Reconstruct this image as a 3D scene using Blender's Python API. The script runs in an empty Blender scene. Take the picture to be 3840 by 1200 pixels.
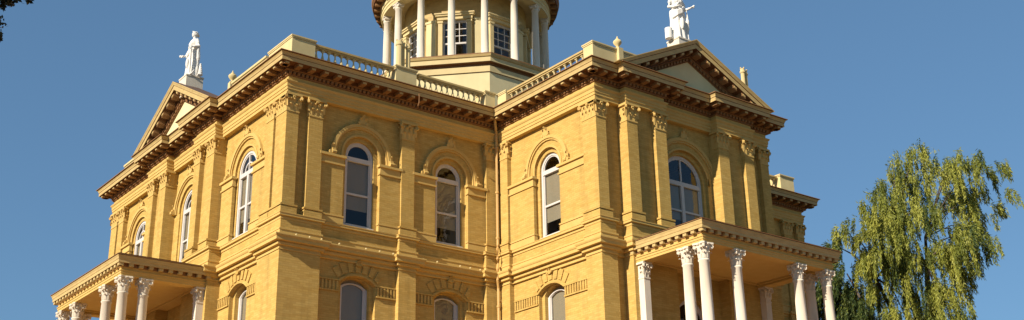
import bpy, bmesh, math, random
from mathutils import Matrix, Vector
random.seed(7)
R = math.radians
sc = bpy.context.scene

# ------------------------------------------------------------------ camera
cam = bpy.data.cameras.new("camera"); camo = bpy.data.objects.new("camera", cam)
sc.collection.objects.link(camo); sc.camera = camo
Rv = Vector((0.80073229, -0.59887937, -0.01308822))
Uv = Vector((-0.20768983, -0.29805333, 0.93168082))
Fv = Vector((0.56186541, 0.74330862, 0.36304208))
m = Matrix((Rv, Uv, -Fv)).transposed().to_4x4()
m.translation = Vector((-26.268, -34.7062, 0.0))
camo.matrix_world = m
cam.sensor_fit = 'HORIZONTAL'; cam.sensor_width = 36
cam.lens = 4506.458 / 3840 * 36
cam.shift_x = (1920 - 1865.44) / 3840
cam.shift_y = (542.94 - 600) / 3840
cam.clip_end = 5000

# ------------------------------------------------------------------ light
SUN = Vector((1.0, 0.155, -0.52)).normalized()        # direction the light travels
el = math.asin(-SUN.z); az = math.atan2(-SUN.x, -SUN.y)
w = bpy.data.worlds.new("World"); sc.world = w; w.use_nodes = True
nt = w.node_tree; nt.nodes.clear()
sky = nt.nodes.new("ShaderNodeTexSky"); sky.sky_type = 'NISHITA'; sky.sun_disc = False
sky.sun_elevation = el; sky.sun_rotation = az
sky.air_density = 1.0; sky.dust_density = 0.25; sky.ozone_density = 2.6; sky.altitude = 400
bg = nt.nodes.new("ShaderNodeBackground"); bg.inputs[1].default_value = 0.10
wo = nt.nodes.new("ShaderNodeOutputWorld")
gm = nt.nodes.new("ShaderNodeGamma"); gm.inputs[1].default_value = 0.55
tn = nt.nodes.new("ShaderNodeMix"); tn.data_type = 'RGBA'; tn.blend_type = 'MULTIPLY'; tn.inputs[0].default_value = 1.0
tn.inputs[7].default_value = (0.655, 1.01, 1.32, 1)
nt.links.new(sky.outputs[0], gm.inputs[0]); nt.links.new(gm.outputs[0], tn.inputs[6]); nt.links.new(tn.outputs[2], bg.inputs[0]); nt.links.new(bg.outputs[0], wo.inputs[0])
sl = bpy.data.lights.new("sun", 'SUN'); sl.energy = 5.0; sl.angle = R(0.5); sl.color = (1.0, 0.90, 0.76)
so = bpy.data.objects.new("sun", sl); sc.collection.objects.link(so)
so.rotation_euler = SUN.to_track_quat('-Z', 'Y').to_euler(); so.location = (-40, -10, 40)
sc.view_settings.view_transform = 'Standard'; sc.view_settings.look = 'None'
sc.view_settings.exposure = 0.73; sc.view_settings.gamma = 1.0

# ------------------------------------------------------------------ materials
def mat(name, col, rough=0.8, col2=None, nscale=(1, 1, 6), amt=0.5, bump=0.0, spec=0.3, brick=False, fine=0.0):
    m = bpy.data.materials.new(name); m.use_nodes = True; nt = m.node_tree; N = nt.nodes; L = nt.links
    b = N["Principled BSDF"]; b.inputs["Roughness"].default_value = rough
    b.inputs["Specular IOR Level"].default_value = spec; b.inputs["Diffuse Roughness"].default_value = 0.9
    geo = N.new("ShaderNodeNewGeometry"); mp = N.new("ShaderNodeMapping")
    mp.inputs["Scale"].default_value = nscale; L.new(geo.outputs["Position"], mp.inputs[0])
    no = N.new("ShaderNodeTexNoise"); no.inputs["Scale"].default_value = 1.0; no.inputs["Detail"].default_value = 6
    no.inputs["Roughness"].default_value = 0.62
    L.new(mp.outputs[0], no.inputs[0])
    mx = N.new("ShaderNodeMix"); mx.data_type = 'RGBA'
    rmp = N.new("ShaderNodeMapRange"); rmp.inputs[1].default_value = 0.33; rmp.inputs[2].default_value = 0.67
    rmp.inputs[4].default_value = amt
    L.new(no.outputs["Fac"], rmp.inputs[0]); L.new(rmp.outputs[0], mx.inputs[0])
    mx.inputs[6].default_value = (*col, 1); mx.inputs[7].default_value = (*(col2 or [c * .8 for c in col]), 1)
    out = mx.outputs[2]; hgt = no.outputs["Fac"]
    if brick:
        sp = N.new("ShaderNodeSeparateXYZ"); L.new(geo.outputs["Position"], sp.inputs[0])
        ad = N.new("ShaderNodeMath"); ad.operation = 'ADD'; L.new(sp.outputs[0], ad.inputs[0]); L.new(sp.outputs[1], ad.inputs[1])
        cb = N.new("ShaderNodeCombineXYZ"); L.new(ad.outputs[0], cb.inputs[0]); L.new(sp.outputs[2], cb.inputs[1])
        br = N.new("ShaderNodeTexBrick"); L.new(cb.outputs[0], br.inputs[0])
        br.inputs["Scale"].default_value = 1.0; br.inputs["Brick Width"].default_value = 0.22
        br.inputs["Row Height"].default_value = 0.075; br.inputs["Mortar Size"].default_value = 0.007
        br.inputs["Mortar Smooth"].default_value = 0.3; br.inputs["Bias"].default_value = -0.2
        br.inputs["Color1"].default_value = (1, 1, 1, 1); br.inputs["Color2"].default_value = (.80, .75, .68, 1)
        br.inputs["Mortar"].default_value = (.82, .77, .68, 1)
        mm = N.new("ShaderNodeMix"); mm.data_type = 'RGBA'; mm.blend_type = 'MULTIPLY'; mm.inputs[0].default_value = 0.85
        L.new(out, mm.inputs[6]); L.new(br.outputs["Color"], mm.inputs[7]); out = mm.outputs[2]
        # big weather patches
        n2 = N.new("ShaderNodeTexNoise"); n2.inputs["Scale"].default_value = 0.55; n2.inputs["Detail"].default_value = 4
        L.new(geo.outputs["Position"], n2.inputs[0])
        r2 = N.new("ShaderNodeMapRange"); r2.inputs[1].default_value = .35; r2.inputs[2].default_value = .7
        r2.inputs[3].default_value = 1.0; r2.inputs[4].default_value = .93; L.new(n2.outputs["Fac"], r2.inputs[0])
        m3 = N.new("ShaderNodeVectorMath"); m3.operation = 'SCALE'; L.new(out, m3.inputs[0]); L.new(r2.outputs[0], m3.inputs[3]); out = m3.outputs[0]
        mp3 = N.new("ShaderNodeMapping"); mp3.inputs["Scale"].default_value = (2.6, 2.6, .35); L.new(geo.outputs["Position"], mp3.inputs[0])
        n3 = N.new("ShaderNodeTexNoise"); n3.inputs["Scale"].default_value = 1.0; n3.inputs["Detail"].default_value = 5; L.new(mp3.outputs[0], n3.inputs[0])
        r3 = N.new("ShaderNodeMapRange"); r3.inputs[1].default_value = .52; r3.inputs[2].default_value = .75; r3.inputs[3].default_value = 1.0; r3.inputs[4].default_value = .80; L.new(n3.outputs["Fac"], r3.inputs[0])
        m4 = N.new("ShaderNodeVectorMath"); m4.operation = 'SCALE'; L.new(out, m4.inputs[0]); L.new(r3.outputs[0], m4.inputs[3]); out = m4.outputs[0]
        hgt = br.outputs["Fac"]
    L.new(out, b.inputs["Base Color"])
    if bump:
        bp = N.new("ShaderNodeBump"); bp.inputs["Strength"].default_value = bump; bp.inputs["Distance"].default_value = 0.02
        if brick: bp.invert = True
        L.new(hgt, bp.inputs["Height"]); L.new(bp.outputs[0], b.inputs["Normal"])
    return m

M = {}
M['brick'] = mat("painted_brick", (.62, .43, .135), .85, (.55, .345, .08), (1.2, 1.2, 7), .65, .5, .2, brick=True)
M['stucco'] = mat("yellow_stucco_trim", (.62, .43, .14), .8, (.55, .355, .09), (3, 3, 3), .6, .12)
M['cream'] = mat("cream_paint", (.68, .56, .29), .65, (.58, .45, .21), (2, 2, 2), .6, .08)
M['crown'] = mat("tan_cornice_paint", (.58, .43, .18), .65, (.42, .29, .11), (2.5, 2.5, 8), .7, .1)
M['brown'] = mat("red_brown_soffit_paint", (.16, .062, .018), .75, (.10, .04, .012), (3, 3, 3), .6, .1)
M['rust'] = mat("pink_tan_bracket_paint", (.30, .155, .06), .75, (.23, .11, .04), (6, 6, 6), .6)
M['palecream'] = mat("pale_cream_render", (.74, .65, .38), .75, (.64, .54, .30), (1.5, 1.5, 1.0), .7, .06)
M['white'] = mat("white_paint", (.74, .67, .55), .6, (.60, .52, .40), (5, 5, 1.5), .5)
M['statue'] = mat("white_statue_paint", (.82, .80, .75), .55, (.66, .63, .58), (9, 9, 5), .6, .15)
M['frame'] = mat("white_window_paint", (.64, .60, .55), .5, (.54, .50, .46), (5, 5, 5), .4)
M['blind'] = mat("beige_roller_blind", (.40, .32, .21), .9, (.34, .27, .17), (3, 3, .6), .6)
M['roof'] = mat("brown_roofing", (.10, .06, .045), .85, (.06, .04, .03), (3, 3, 3), .6)
M['deck'] = mat("grey_roof_felt", (.22, .20, .18), .95, (.15, .14, .13), (1, 1, 1), .6)
M['dark'] = mat("dark_interior", (.02, .018, .016), .9)
M['copper'] = mat("copper_dome_metal", (.22, .16, .10), .45, (.12, .10, .08), (2, 2, 2), .7, .1)
M['pipe'] = mat("yellow_painted_pipe", (.66, .43, .15), .5, (.56, .35, .12), (8, 8, 8), .4)
M['bark'] = mat("grey_bark", (.13, .10, .075), .95, (.06, .045, .03), (9, 9, 2), .8, .5)
M['grass'] = mat("dry_lawn", (.09, .09, .03), .95, (.15, .12, .055), (.35, .35, .35), .8, .2)
M['bounce_paving'] = mat("warm_bounce_paving", (.50, .26, .12), .9, (.38, .19, .085), (1, 1, 1), .7, .1)  # reddened so the ground throws warm bounce light onto the walls

def glassmat():
    m = bpy.data.materials.new("window_glass"); m.use_nodes = True; nt = m.node_tree; N = nt.nodes; L = nt.links
    N.clear(); o = N.new("ShaderNodeOutputMaterial"); mx = N.new("ShaderNodeMixShader")
    tr = N.new("ShaderNodeBsdfTransparent"); tr.inputs[0].default_value = (.80, .84, .86, 1)
    gl = N.new("ShaderNodeBsdfGlossy"); gl.inputs["Roughness"].default_value = 0.015
    lw = N.new("ShaderNodeLayerWeight"); fr = N.new("ShaderNodeMath"); fr.operation = "POWER"; fr.inputs[1].default_value = 3.2; L.new(lw.outputs["Facing"], fr.inputs[0])
    no = N.new("ShaderNodeTexNoise"); no.inputs["Scale"].default_value = 2.2
    geo = N.new("ShaderNodeNewGeometry"); L.new(geo.outputs["Position"], no.inputs[0])
    bp = N.new("ShaderNodeBump"); bp.inputs["Strength"].default_value = .25; bp.inputs["Distance"].default_value = .03
    L.new(no.outputs["Fac"], bp.inputs["Height"]); L.new(bp.outputs[0], gl.inputs["Normal"])
    ad = N.new("ShaderNodeMath"); ad.operation = 'ADD'; ad.inputs[1].default_value = .055; ad.use_clamp = True
    L.new(fr.outputs[0], ad.inputs[0]); L.new(ad.outputs[0], mx.inputs[0])
    L.new(tr.outputs[0], mx.inputs[1]); L.new(gl.outputs[0], mx.inputs[2]); L.new(mx.outputs[0], o.inputs[0])
    return m
M['glass'] = glassmat()

def leafmat(name, c1, c2, c3, trans=.25):
    m = bpy.data.materials.new(name); m.use_nodes = True; nt = m.node_tree; N = nt.nodes; L = nt.links
    b = N["Principled BSDF"]; b.inputs["Roughness"].default_value = .55; b.inputs["Specular IOR Level"].default_value = .3
    at = N.new("ShaderNodeAttribute"); at.attribute_name = "tint"
    cr = N.new("ShaderNodeValToRGB"); e = cr.color_ramp.elements
    e[0].color = (*c1, 1); e[1].color = (*c3, 1); k = cr.color_ramp.elements.new(.5); k.color = (*c2, 1)
    L.new(at.outputs["Fac"], cr.inputs[0]); L.new(cr.outputs[0], b.inputs["Base Color"])
    t = N.new("ShaderNodeBsdfTranslucent"); L.new(cr.outputs[0], t.inputs[0])
    mx = N.new("ShaderNodeMixShader"); mx.inputs[0].default_value = trans
    o = N["Material Output"]; L.new(b.outputs[0], mx.inputs[1]); L.new(t.outputs[0], mx.inputs[2]); L.new(mx.outputs[0], o.inputs[0])
    return m
M['willow'] = leafmat("willow_leaves", (.045, .075, .02), (.21, .23, .035), (.36, .36, .065), .36)  # dark end of the ramp paints shaded foliage
M['oak'] = leafmat("oak_leaves", (.015, .022, .01), (.02, .03, .012), (.035, .045, .018), .1)

# ------------------------------------------------------------------ mesh builder
class MB:
    def __init__(s): s.v = []; s.f = []; s.mi = []; s.cur = 0; s.mats = []
    def use(s, key):
        if key not in s.mats: s.mats.append(key)
        s.cur = s.mats.index(key); return s
    def face(s, pts):
        i = len(s.v); s.v += [tuple(p) for p in pts]; s.f.append(tuple(range(i, i + len(pts)))); s.mi.append(s.cur)
    def mesh(s, vs, fs):
        i = len(s.v); s.v += [tuple(p) for p in vs]
        for f in fs: s.f.append(tuple(a + i for a in f)); s.mi.append(s.cur)
    def box(s, x0, x1, y0, y1, z0, z1):
        if x1 < x0: x0, x1 = x1, x0
        if y1 < y0: y0, y1 = y1, y0
        s.mesh([(x, y, z) for z in (z0, z1) for y in (y0, y1) for x in (x0, x1)],
               [(0, 2, 3, 1), (4, 5, 7, 6), (0, 1, 5, 4), (1, 3, 7, 5), (3, 2, 6, 7), (2, 0, 4, 6)])
    def prism(s, poly, y0, y1):                      # poly in xz, extruded along y
        n = len(poly)
        s.mesh([(x, y0, z) for x, z in poly] + [(x, y1, z) for x, z in poly],
               [tuple(range(n)), tuple(range(2 * n - 1, n - 1, -1))] + [(i, i + n, (i + 1) % n + n, (i + 1) % n) for i in range(n)])
    def ring(s, outer, inner, y0, y1):               # band between two open outlines in xz
        n = len(outer)
        vs = [(x, y0, z) for x, z in outer] + [(x, y0, z) for x, z in inner] + [(x, y1, z) for x, z in outer] + [(x, y1, z) for x, z in inner]
        fs = []
        for i in range(n - 1):
            a, b = i, i + 1
            fs += [(a, b, b + n, a + n), (a + 2 * n, a + 3 * n, b + 3 * n, b + 2 * n), (a, a + 2 * n, b + 2 * n, b), (a + n, b + n, b + 3 * n, a + 3 * n)]
        fs += [(0, n, 3 * n, 2 * n), (n - 1, 3 * n - 1, 4 * n - 1, 2 * n - 1)]
        s.mesh(vs, fs)
    def lathe(s, prof, cx, cy, n=16, a0=0, flut=0):
        vs = []; 
        for r, z in prof:
            for k in range(n):
                a = a0 + 2 * math.pi * k / n; vs.append((cx + r * math.cos(a), cy + r * math.sin(a), z))
        fs = []
        for j in range(len(prof) - 1):
            for k in range(n):
                k2 = (k + 1) % n; fs.append((j * n + k, j * n + k2, (j + 1) * n + k2, (j + 1) * n + k))
        fs.append(tuple(range(n - 1, -1, -1))); fs.append(tuple((len(prof) - 1) * n + k for k in range(n)))
        s.mesh(vs, fs)
    def tube(s, pts, rad, n=8):
        if not isinstance(rad, (list, tuple)): rad = [rad] * len(pts)
        P = [Vector(p) for p in pts]; vs = []
        for i, p in enumerate(P):
            t = (P[min(i + 1, len(P) - 1)] - P[max(i - 1, 0)]).normalized()
            a = t.cross(Vector((0, 0, 1)));
            if a.length < .05: a = t.cross(Vector((1, 0, 0)))
            a.normalize(); b = t.cross(a)
            for k in range(n):
                q = 2 * math.pi * k / n; vs.append(p + (a * math.cos(q) + b * math.sin(q)) * rad[i])
        fs = [(j * n + k, j * n + (k + 1) % n, (j + 1) * n + (k + 1) % n, (j + 1) * n + k) for j in range(len(P) - 1) for k in range(n)]
        fs += [tuple(range(n - 1, -1, -1)), tuple((len(P) - 1) * n + k for k in range(n))]
        s.mesh(vs, fs)
    def ell(s, c, r, n=12, m=8, rot=None):
        vs = []; fs = []
        for j in range(m + 1):
            t = math.pi * j / m
            for k in range(n):
                q = 2 * math.pi * k / n
                p = Vector((r[0] * math.sin(t) * math.cos(q), r[1] * math.sin(t) * math.sin(q), r[2] * math.cos(t)))
                if rot: p = rot @ p
                vs.append(Vector(c) + p)
        for j in range(m):
            for k in range(n): fs.append((j * n + k, (j + 1) * n + k, (j + 1) * n + (k + 1) % n, j * n + (k + 1) % n))
        s.mesh(vs, fs)
    def data(s, name, default=None, smooth=False):
        me = bpy.data.meshes.new(name); me.from_pydata(s.v, [], s.f)
        for k in (s.mats or [default]): me.materials.append(M[k])
        if s.mats: me.polygons.foreach_set("material_index", s.mi)
        bm = bmesh.new(); bm.from_mesh(me); bmesh.ops.remove_doubles(bm, verts=bm.verts, dist=1e-5)
        bmesh.ops.recalc_face_normals(bm, faces=bm.faces); bm.to_mesh(me); bm.free()
        if smooth: me.polygons.foreach_set("use_smooth", [True] * len(me.polygons)); 
        return me

def link(o): sc.collection.objects.link(o); return o
ROOTINV = {}
def obj(name, mb, matkey=None, parent=None, M4=None, smooth=False, auto=None):
    """one mesh object; M4 = its world matrix"""
    me = mb if isinstance(mb, bpy.types.Mesh) else mb.data(name, matkey, smooth)
    o = link(bpy.data.objects.new(name, me)); M4 = M4 or Matrix()
    if parent is not None:
        o.parent = parent; pw = parent.get('_w'); pinv = ROOTINV[parent.name].inverted()
        o.matrix_parent_inverse = pinv
    o.matrix_basis = M4; ROOTINV[o.name] = M4.copy()
    return o
def root(name, label, cat, loc, group=None):
    o = link(bpy.data.objects.new(name, None)); o.location = loc; ROOTINV[o.name] = Matrix.Translation(loc)
    o.empty_display_size = .5
    tag(o, label, cat, group); return o
def tag(o, label, cat, group=None):
    o['label'] = label; o['category'] = cat
    if group: o['group'] = group
    return o
def dup(o, M4, parent=None):
    """copy a part and its sub-parts to world matrix M4 (sub-parts keep their place relative to it)"""
    old = ROOTINV[o.name]; c = link(o.copy()); c.parent = parent or o.parent
    c.matrix_parent_inverse = ROOTINV[c.parent.name].inverted() if c.parent else Matrix(); c.matrix_basis = M4; ROOTINV[c.name] = M4.copy()
    for ch in list(o.children):
        rel = old.inverted() @ ROOTINV[ch.name]
        dup(ch, M4 @ rel, c)
    return c

GZ = -1.6
# ------------------------------------------------------------------ plan of the courthouse (greek cross)
A, B, WB, WA = 9.0, 5.72, 8.56, 16.3
CB, CA = 4.26, 8.2                       # axes of the two fronts
court = root("courthouse", "large yellow brick courthouse with cream cornices, pedimented wings and a columned dome drum", "courthouse", (CB, CA, GZ))
def part(name, mb, mk=None, M4=None, smooth=False, parent=None): return obj(name, mb, mk, parent or court, M4, smooth)

# facades in ccw order: (origin, angle, length, convex at start)
FAC = [((-A, WA), -90, WA, True), ((-A, 0), 0, A, True), ((0, 0), -90, B, False), ((0, -B), 0, WB, True),
       ((WB, -B), 90, B, True), ((WB, 0), 0, A, False), ((WB + A, 0), 90, WA, True), ((WB + A, WA), 180, A, True),
       ((WB, WA), 90, B, False), ((WB, WA + B), 180, WB, True), ((0, WA + B), -90, B, True), ((0, WA), 180, A, False)]
def FM(k):
    (x, y), a, L, c = FAC[k]
    return Matrix.Translation((x, y, 0)) @ Matrix.Rotation(R(a), 4, 'Z')
def convex(k): return FAC[k % 12][3]
RESA = [(WA - 11.45, WA - 9.6), (WA - 6.82, WA - 5.0)]
RESB = [(1.0, 2.92), (5.64, 7.56)]
DR = 0.30
P0 = 0.19; PC = .186

def outline(base, jogs):
    """jogs[k]: list of (u0,u1,proj) on facade k; returns [(pt, nprev, nnext)]"""
    out = []; n = 12
    def pend(k):
        k %= 12; j = jogs.get(k, []); L = FAC[k][2]
        return j[-1][2] if j and j[-1][1] >= L - 1e-6 else base
    def pstart(k):
        k %= 12; j = jogs.get(k, [])
        return j[0][2] if j and j[0][0] <= 1e-6 else base
    for k in range(12):
        (x, y), a, L, c = FAC[k]; u = Vector((math.cos(R(a)), math.sin(R(a)))); nn = Vector((u.y, -u.x))
        ap = FAC[k - 1][1]; up = Vector((math.cos(R(ap)), math.sin(R(ap)))); np_ = Vector((up.y, -up.x))
        P = Vector((x, y))
        out.append((P + np_ * pend(k - 1) + nn * pstart(k), np_, nn))
        cur = pstart(k); segs = [(max(0, a0), min(L, a1), p) for a0, a1, p in jogs.get(k, [])]
        for a0, a1, p in segs:
            if a0 > 1e-6:
                s = -u if p > cur else u      # step outwards: the small edge faces back along -u
                out.append((P + u * a0 + nn * cur, nn, s)); out.append((P + u * a0 + nn * p, s, nn))
            cur = p
            if a1 < L - 1e-6:
                s = u
                out.append((P + u * a1 + nn * p, nn, s)); out.append((P + u * a1 + nn * base, s, nn)); cur = base
    return out
def sweep(mb, path, prof, mkeys=None, close=True):
    n = len(path); m_ = len(prof); vs = []
    for (p, n1, n2) in path:
        for d, z in prof: q = p + (n1 + n2) * d; vs.append((q.x, q.y, z))
    i0 = len(mb.v); mb.v += vs
    for j in range(m_ - 1):
        if mkeys: mb.use(mkeys[j])
        for i in range(n):
            i2 = (i + 1) % n
            mb.f.append((i0 + i * m_ + j, i0 + i2 * m_ + j, i0 + i2 * m_ + j + 1, i0 + i * m_ + j + 1)); mb.mi.append(mb.cur)
def along(path, inner, outer, pitch, width, minlen, fn):
    """call fn(matrix) at even positions along every straight edge of the outline; local x along, y inwards"""
    n = len(path)
    for i in range(n):
        p, n1, n2 = path[i]; q, m1, m2 = path[(i + 1) % n]
        e = (q - p); L = e.length
        if L < 1e-6: continue
        u = e.normalized(); s0 = outer if True else 0
        # convex at start if previous normal points backwards along u
        cs = 1 if n1.dot(u) < -.5 else -1
        ce = 1 if m2.dot(u) > .5 else -1
        a0 = (-outer if cs > 0 else outer) + width * (.8 if cs > 0 else .7); a1 = L + (outer if ce > 0 else -outer) - width * (.8 if ce > 0 else .7)
        if a1 - a0 < minlen: continue
        k = max(1, round((a1 - a0) / pitch)); ang = math.atan2(u.y, u.x)
        for t in range(k + 1):
            s = a0 + (a1 - a0) * t / k; c = p + u * s
            fn(Matrix.Translation((c.x, c.y, 0)) @ Matrix.Rotation(ang, 4, 'Z'))
def xbox(mb, MM, x0, x1, y0, y1, z0, z1):
    i = len(mb.v); mb.box(x0, x1, y0, y1, z0, z1)
    for j in range(i, len(mb.v)): mb.v[j] = tuple(MM @ Vector(mb.v[j]))

# ------------------------------------------------------------------ wall panels with arched openings
def arch(uc, hw, zs, rise, n=14):
    if rise >= hw * .99: return [(uc - hw * math.cos(math.pi * i / n), zs + hw * math.sin(math.pi * i / n)) for i in range(n + 1)]
    r = (hw * hw + rise * rise) / (2 * rise); a = math.asin(hw / r); zc = zs + rise - r
    return [(uc + r * math.sin(-a + 2 * a * i / n), zc + r * math.cos(-a + 2 * a * i / n)) for i in range(n + 1)]
def outl(uc, hw, zb, zs, rise): return [(uc - hw, zb)] + arch(uc, hw, zs, rise) + [(uc + hw, zb)]
def panel(mb, u0, u1, z0, z1, y, ops, dep):
    cur = u0
    def rect(a, b, c, d):
        if b - a > 1e-4 and d - c > 1e-4: mb.face([(a, y, c), (b, y, c), (b, y, d), (a, y, d)])
    for (uc, hw, zb, zs, rise) in sorted(ops):
        rect(cur, uc - hw, z0, z1); rect(uc - hw, uc + hw, z0, zb)
        ar = arch(uc, hw, zs, rise)
        for p, q in zip(ar, ar[1:]): mb.face([(p[0], y, p[1]), (q[0], y, q[1]), (q[0], y, z1), (p[0], y, z1)])
        o = outl(uc, hw, zb, zs, rise); o = o + [o[0]]
        for p, q in zip(o, o[1:]): mb.face([(p[0], y, p[1]), (q[0], y, q[1]), (q[0], y + dep, q[1]), (p[0], y + dep, p[1])])
        cur = uc + hw
    rect(cur, u1, z0, z1)

def window(FMk, uc, hw, zb, zs, rise, style='single', yf=.22, blind=None, mull=False, name="window"):
    """frame mesh with child pane and blind"""
    fr = MB(); t = .10
    o1 = outl(uc, hw, zb, zs, rise)
    o2 = outl(uc, hw - t, zb + t, zs, rise if rise >= hw * .99 else rise * .85)
    if rise >= hw * .99: o2 = outl(uc, hw - t, zb + t, zs, hw - t)
    fr.ring(o1, o2, yf, yf + .10); fr.box(uc - hw, uc + hw, yf - .002, yf + .10, zb, zb + t)
    fr.box(uc - hw - .03, uc + hw + .03, yf - .12, yf - .004, zb - .07, zb + .02)      # sill
    i = hw - t
    zt = zs - .02
    if style != 'low': fr.box(uc - i, uc + i, yf - .015, yf + .085, zt - .16, zt)          # transom
    zr = zb + (zt - zb) * .47
    fr.box(uc - i, uc + i, yf + .02, yf + .08, zr - .035, zr + .035)                      # meeting rail
    o3 = outl(uc, i, zb + t, zs, rise if rise < hw * .99 else i); 
    o4 = outl(uc, i - .045, zb + t + .05, zs, (rise * .8) if rise < hw * .99 else i - .045)
    fr.ring(o3, o4, yf + .025, yf + .075)
    if mull:
        fr.box(uc - .07, uc + .07, yf - .012, yf + .078, zb + t, zt - .16)
        fr.box(uc - .025, uc + .025, yf + .012, yf + .072, zt, zs + i - .02)
        if mull == 2:
            rr = i * .55; a = arch(uc, rr, zt, rr); b = arch(uc, rr - .05, zt, rr - .05)
            fr.ring(a, b, yf + .02, yf + .07)
    f = part(name, fr, 'frame', FMk)
    g = MB(); g.face([(x, yf + .055, z) for x, z in outl(uc, i - .02, zb + t, zs, rise * .95 if rise < hw * .99 else i - .02)])
    obj("pane", g, 'glass', f, FMk)
    if blind:
        zlo, zhi = blind; bl = MB(); bl.box(uc - i, uc + i, yf + .10, yf + .105, zlo, zhi)
        obj("blind", bl, 'blind', f, FMk)
    return f

ZL, ZU, ZF, ZE = 12.45, 16.8, 17.44, 18.02
# ------------------------------------------------------------------ capital of a pilaster (local x across, y inwards, z 0..h)
def leafstrip(mb, c, n, z0, h, wd, curl):
    """an acanthus leaf: rises, then curls outwards; c base centre, n outward unit, """
    t = Vector((-n.y, n.x, 0)); prof = [(0.0, 0, 1.0), (.10, .35, 1.05), (.18, .7, .95), (.55, .93, .8), (.95, .96, .55), (1.05, .80, .25)]
    vs = []
    for o, zz, ww in prof:
        for s, k in ((-1, 0), (0, .18), (1, 0)):
            p = Vector(c) + n * (curl * (o + k)) + t * (s * wd * ww / 2); vs.append((p.x, p.y, z0 + zz * h))
    fs = []
    for j in range(len(prof) - 1):
        for k in range(2): a = j * 3 + k; fs.append((a, a + 1, a + 4, a + 3))
    mb.mesh(vs, fs)
def volute(mb, c, n, r, wd):
    t = Vector((-n.y, n.x, 0)); vs = []; m_ = 8
    for s in (-.5, .5):
        for k in range(m_): a = 2 * math.pi * k / m_; p = Vector(c) + n * r * math.cos(a) + t * wd * s; vs.append((p.x, p.y, p.z + r * math.sin(a)))
    mb.mesh(vs, [tuple(range(m_)), tuple(range(2 * m_ - 1, m_ - 1, -1))] + [(k, k + m_, (k + 1) % m_ + m_, (k + 1) % m_) for k in range(m_)])
def cap_pil(mb, x0, x1, y0, z0, h):
    """front plane y0 (outward is -y), width x0..x1"""
    w = x1 - x0; e = .02
    mb.box(x0 - e, x1 + e, y0 - e, y0 + .35, z0, z0 + .05)
    mb.box(x0 - .003, x1 + .003, y0 - .003, y0 + .35, z0 + .05, z0 + h * .88)
    mb.box(x0 - .08, x1 + .08, y0 - .08, y0 + .35, z0 + h * .88, z0 + h)
    nfr = max(2, round(w / .2)); F = Vector((0, -1, 0))
    for row, (zz, hh, cu) in enumerate(((.05, .40, .08), (.25, .48, .10))):
        k = nfr if row == 0 else nfr + 1
        for i in range(k):
            x = x0 + w * ((i + .5) / k if row == 0 else i / (k - 1))
            leafstrip(mb, (x, y0, 0), F, z0 + zz * h, hh * h, w / nfr * .78, cu)
        for s, xx in ((-1, x0), (1, x1)): leafstrip(mb, (xx, y0 + .1, 0), Vector((s, 0, 0)), z0 + zz * h, hh * h, .15, cu)
    for s, xx in ((-1, x0), (1, x1)):
        n = Vector((s, -1, 0)).normalized(); volute(mb, (xx + s * .055, y0 - .055, z0 + h * .76), n, h * .11, .08)
    volute(mb, ((x0 + x1) / 2, y0 - .05, z0 + h * .80), Vector((0, -1, 0)), .05, .10)
def pilaster(FMk, x0, x1, yf=-P0, yb=.0, e0=None, e1=None, ped=True, zt=16.12):
    p = MB(); 
    p.box(x0, x1, yf, yb, ZL + .30, zt)
    for (zz0, zz1, d) in ((ZL + .004, ZL + .22, .07), (ZL + .22, ZL + .27, .045), (ZL + .27, ZL + .33, .085)):
        p.box(x0 - d, x1 + d, yf - d, yb, zz0, zz1)
    o = part("pilaster", p, 'brick', FMk)
    c = MB(); cap_pil(c, x0, x1, yf, zt, ZU - zt - .003); obj("capital", c, 'stucco', o, FMk)
    return o

def hood(mb, uc, r0, r1, zs, zb, yf=-.12):
    a = [(uc - r1, zb)] + arch(uc, r1, zs, r1, 20) + [(uc + r1, zb)]; b = [(uc - r0, zb)] + arch(uc, r0, zs, r0, 20) + [(uc + r0, zb)]
    mb.ring(a, b, yf, 0.0)
def hood_stop(mb, u, z, s=1):
    F = Vector((0, -1, 0))
    mb.box(u - .07, u + .07, -.17, -.004, z, z + .22); volute(mb, (u, -.16, z + .08), F, .075, .16)
    volute(mb, (u + s * .13, -.14, z + .07), Vector((s, 0, 0)), .07, .10)
    leafstrip(mb, (u, -.08, 0), F, z + .12, .30, .17, .08)
def key_orn(mb, u, z, s=1.0):
    F = Vector((0, -1, 0))
    mb.box(u - .10 * s, u + .10 * s, -.10, -.004, z, z + .2 * s)
    for dx in (-.1, 0, .1): leafstrip(mb, (u + dx * s, -.07, 0), F, z + .02, (.36 if dx == 0 else .26) * s, .13 * s, .09)
    volute(mb, (u - .15 * s, -.08, z + .05), Vector((-1, 0, 0)), .06 * s, .08); volute(mb, (u + .15 * s, -.08, z + .05), Vector((1, 0, 0)), .06 * s, .08)

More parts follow.
